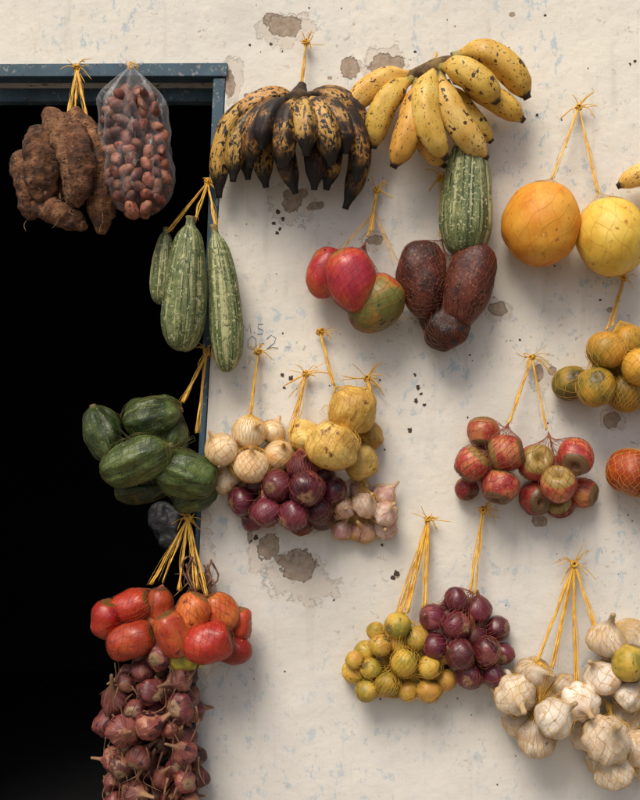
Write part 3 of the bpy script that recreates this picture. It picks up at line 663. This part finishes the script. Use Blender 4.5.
for k in range(110):
    x0=rnd.uniform(186,214); y0=rnd.uniform(556,600)
    if k>40: x0=rnd.uniform(105,202); y0=rnd.uniform(640,810)
    d=rnd.uniform(.03,.06) if k<=40 else rnd.uniform(.09,.14)
    pts=[P(x0,y0,d),P(x0+rnd.uniform(-8,8),y0+rnd.uniform(8,20),d+rnd.uniform(0,.01)),P(x0+rnd.uniform(-18,16),y0+rnd.uniform(16,42),d+rnd.uniform(-.01,.02))]
    s_=rnd.uniform(.4,1.1)
    T.add(resample(pts,9),[q_*s_ for q_ in (.0028,.0026,.0024,.0022,.002,.0018,.0015,.001,.0006)],5)
T.obj('dry_stalks',M['straw'],E)
E=empty('cassava_bundle',P(77,66,.02))
CP=[(0,.25),(.04,.6),(.2,.95),(.5,1.05),(.8,.85),(.94,.55),(1,.25)]
for k,(pts,r) in enumerate([([(38,128,.07),(42,165,.09),(41,205,.08)],18),([(48,110,.06),(74,160,.10),(74,208,.09)],16),([(70,110,.06),(100,165,.08),(101,234,.07)],17),([(18,150,.05),(28,180,.06),(32,222,.05)],13),
   ([(72,124,.10),(82,160,.13),(80,202,.12)],13),([(28,200,.06),(60,214,.08),(88,228,.07)],12),([(64,112,.03),(60,160,.04),(58,224,.04)],17)]):
    tubefruit(E,pts,r,'cassava','cassava_root',CP,ns=36,n=60,lump=.008,seed=k*3.3,prof=lambda th,t,k=k:1+.04*math.sin(t*36+k+.6*math.sin(th))+.05*math.sin(3*th+k))
T=Tubes()
for k in range(24):
    x0=rnd.uniform(22,108); y0=rnd.uniform(120,222); pts=[P(x0,y0,.10),P(x0+rnd.uniform(-4,4),y0+5,.115),P(x0+rnd.uniform(-8,8),y0+rnd.uniform(4,14),.118)]
    T.add(resample(pts,6),[.0007]*5+[.0003],3)
T.obj('root_hairs',M['root'],E)
strings(E,(77,68),[P(68,114,.06),P(90,130,.08),P(75,112,.05)],n=4,spread=2,tails=6,tl=14)
E=empty('nut_bag',P(131,66,.03))
its=[]
for _ in range(5000):
    y=rnd.uniform(92,212); cx=np.interp(y,[66,100,215],[131,132,140]); ww=np.interp(y,[90,105,140,185,205,214],[17,27,31,33,24,10])
    x=cx+rnd.uniform(-1,1)*(ww-4); u=(x-cx)/ww; dm=.068*math.sqrt(max(0,1-u*u)); d=.075+rnd.choice([-.6,-.1,.35,.95])*dm*.85
    if all((x-a)**2+(y-b2)**2+((d-dd)/S)**2>9.5**2 for a,b2,dd in its): its.append((x,y,d))
for (x,y,d) in its: fruit('mango','nut',P(x,y,d),5.3*S*rnd.uniform(.8,1.15),8.6*S*rnd.uniform(.8,1.1),rnd.uniform(-90,90),rnd.uniform(-60,60),name='nut',lump=.14,ns=14,nr=12,parent=E)
pm_,nt,b=newmat('clear_plastic_film')
b.inputs['Base Color'].default_value=(.75,.73,.75,1); b.inputs['Roughness'].default_value=.14; b.inputs['Specular IOR Level'].default_value=.8
lw=nt.nodes.new('ShaderNodeLayerWeight'); lw.inputs[0].default_value=.3
tc=nt.nodes.new('ShaderNodeTexCoord'); wn=nz(nt,tc.outputs['Object'],50,5,.65,0.0,1.0,(1,1,.4))
al=mth(nt,'ADD',mr(nt,lw.outputs[1],0,1,.03,.36,False),mr(nt,wn,.56,.68,0,.25)); nt.links.new(al,b.inputs['Alpha'])
nt.links.new(bump(nt,wn,1.0,.01),b.inputs['Normal'])
V=[];F=[];ns=72;rw=[(60,9),(63,8),(66,3.2),(69,4),(76,11),(86,19),(98,27),(115,31),(140,33.5),(165,35),(185,34.5),(200,29),(210,19),(216,8),(218,1)]
rw=resample(rw,60)
for i,(y,r) in enumerate(rw):
    cx=np.interp(y,[60,66,100,215],[131,131,131,140])
    for j in range(ns):
        th=6.28318*j/ns; pl_=np.interp(y,[60,66,90,140,218],[.5,.1,.18,.05,.06])
        q=r*(1+pl_*math.sin(9*th+y*.02)+pl_*.6*math.sin(14*th-y*.03)+.16*noise.noise(Vector((math.cos(th)*2,math.sin(th)*2,y*.05)))) 
        c=P(cx,y,.075); V.append(c+Vector((q*S*math.cos(th),q*S*.95*math.sin(th),0)))
for i in range(len(rw)-1):
    for j in range(ns): F.append((i*ns+j,i*ns+(j+1)%ns,(i+1)*ns+(j+1)%ns,(i+1)*ns+j))
o=setmesh('plastic_film',V,F,pm_); par(o,E)
strings(E,(131,66),[P(131,68,.075)],n=3,spread=1,tails=2,tl=5,d0=.03)
E=empty('hanging_plastic_bag',P(170,495,-.3))
fruit('mango','rag',P(168,527,-.3),17*S,28*S,-12,0,name='bag_body',lump=.28,ns=48,nr=40,parent=E)
# ================================================================ LIGHT + CAMERA
az=math.radians(-24); el=math.radians(52)
dirv=Vector((math.sin(az)*math.cos(el),-math.cos(az)*math.cos(el),math.sin(el)))
sd=bpy.data.lights.new('sun','SUN'); sd.energy=2.7; sd.angle=math.radians(28); sd.color=(1,.93,.80)
so=bpy.data.objects.new('sun',sd); so.rotation_euler=dirv.to_track_quat('Z','Y').to_euler(); so.location=(0,-5,6); scene.collection.objects.link(so)
wd=bpy.data.worlds.new('World'); scene.world=wd; wd.use_nodes=True; nt=wd.node_tree
sk=nt.nodes.new('ShaderNodeTexSky'); sk.sky_type='NISHITA'; sk.sun_disc=False; sk.sun_elevation=el; sk.sun_rotation=math.atan2(dirv.x,dirv.y)
sk.dust_density=4.0; sk.air_density=1.0
bg=nt.nodes['Background']; nt.links.new(sk.outputs[0],bg.inputs[0]); bg.inputs[1].default_value=0.11
cd=bpy.data.cameras.new('camera'); cd.sensor_fit='VERTICAL'; cd.sensor_height=36; cd.lens=36*D/(800*S); cd.clip_end=500
co=bpy.data.objects.new('camera',cd); co.location=(0,-D,ZC); co.rotation_euler=(math.radians(90),0,0); scene.collection.objects.link(co)
scene.camera=co
scene.view_settings.view_transform='Standard'; scene.view_settings.look='None'; scene.view_settings.exposure=0
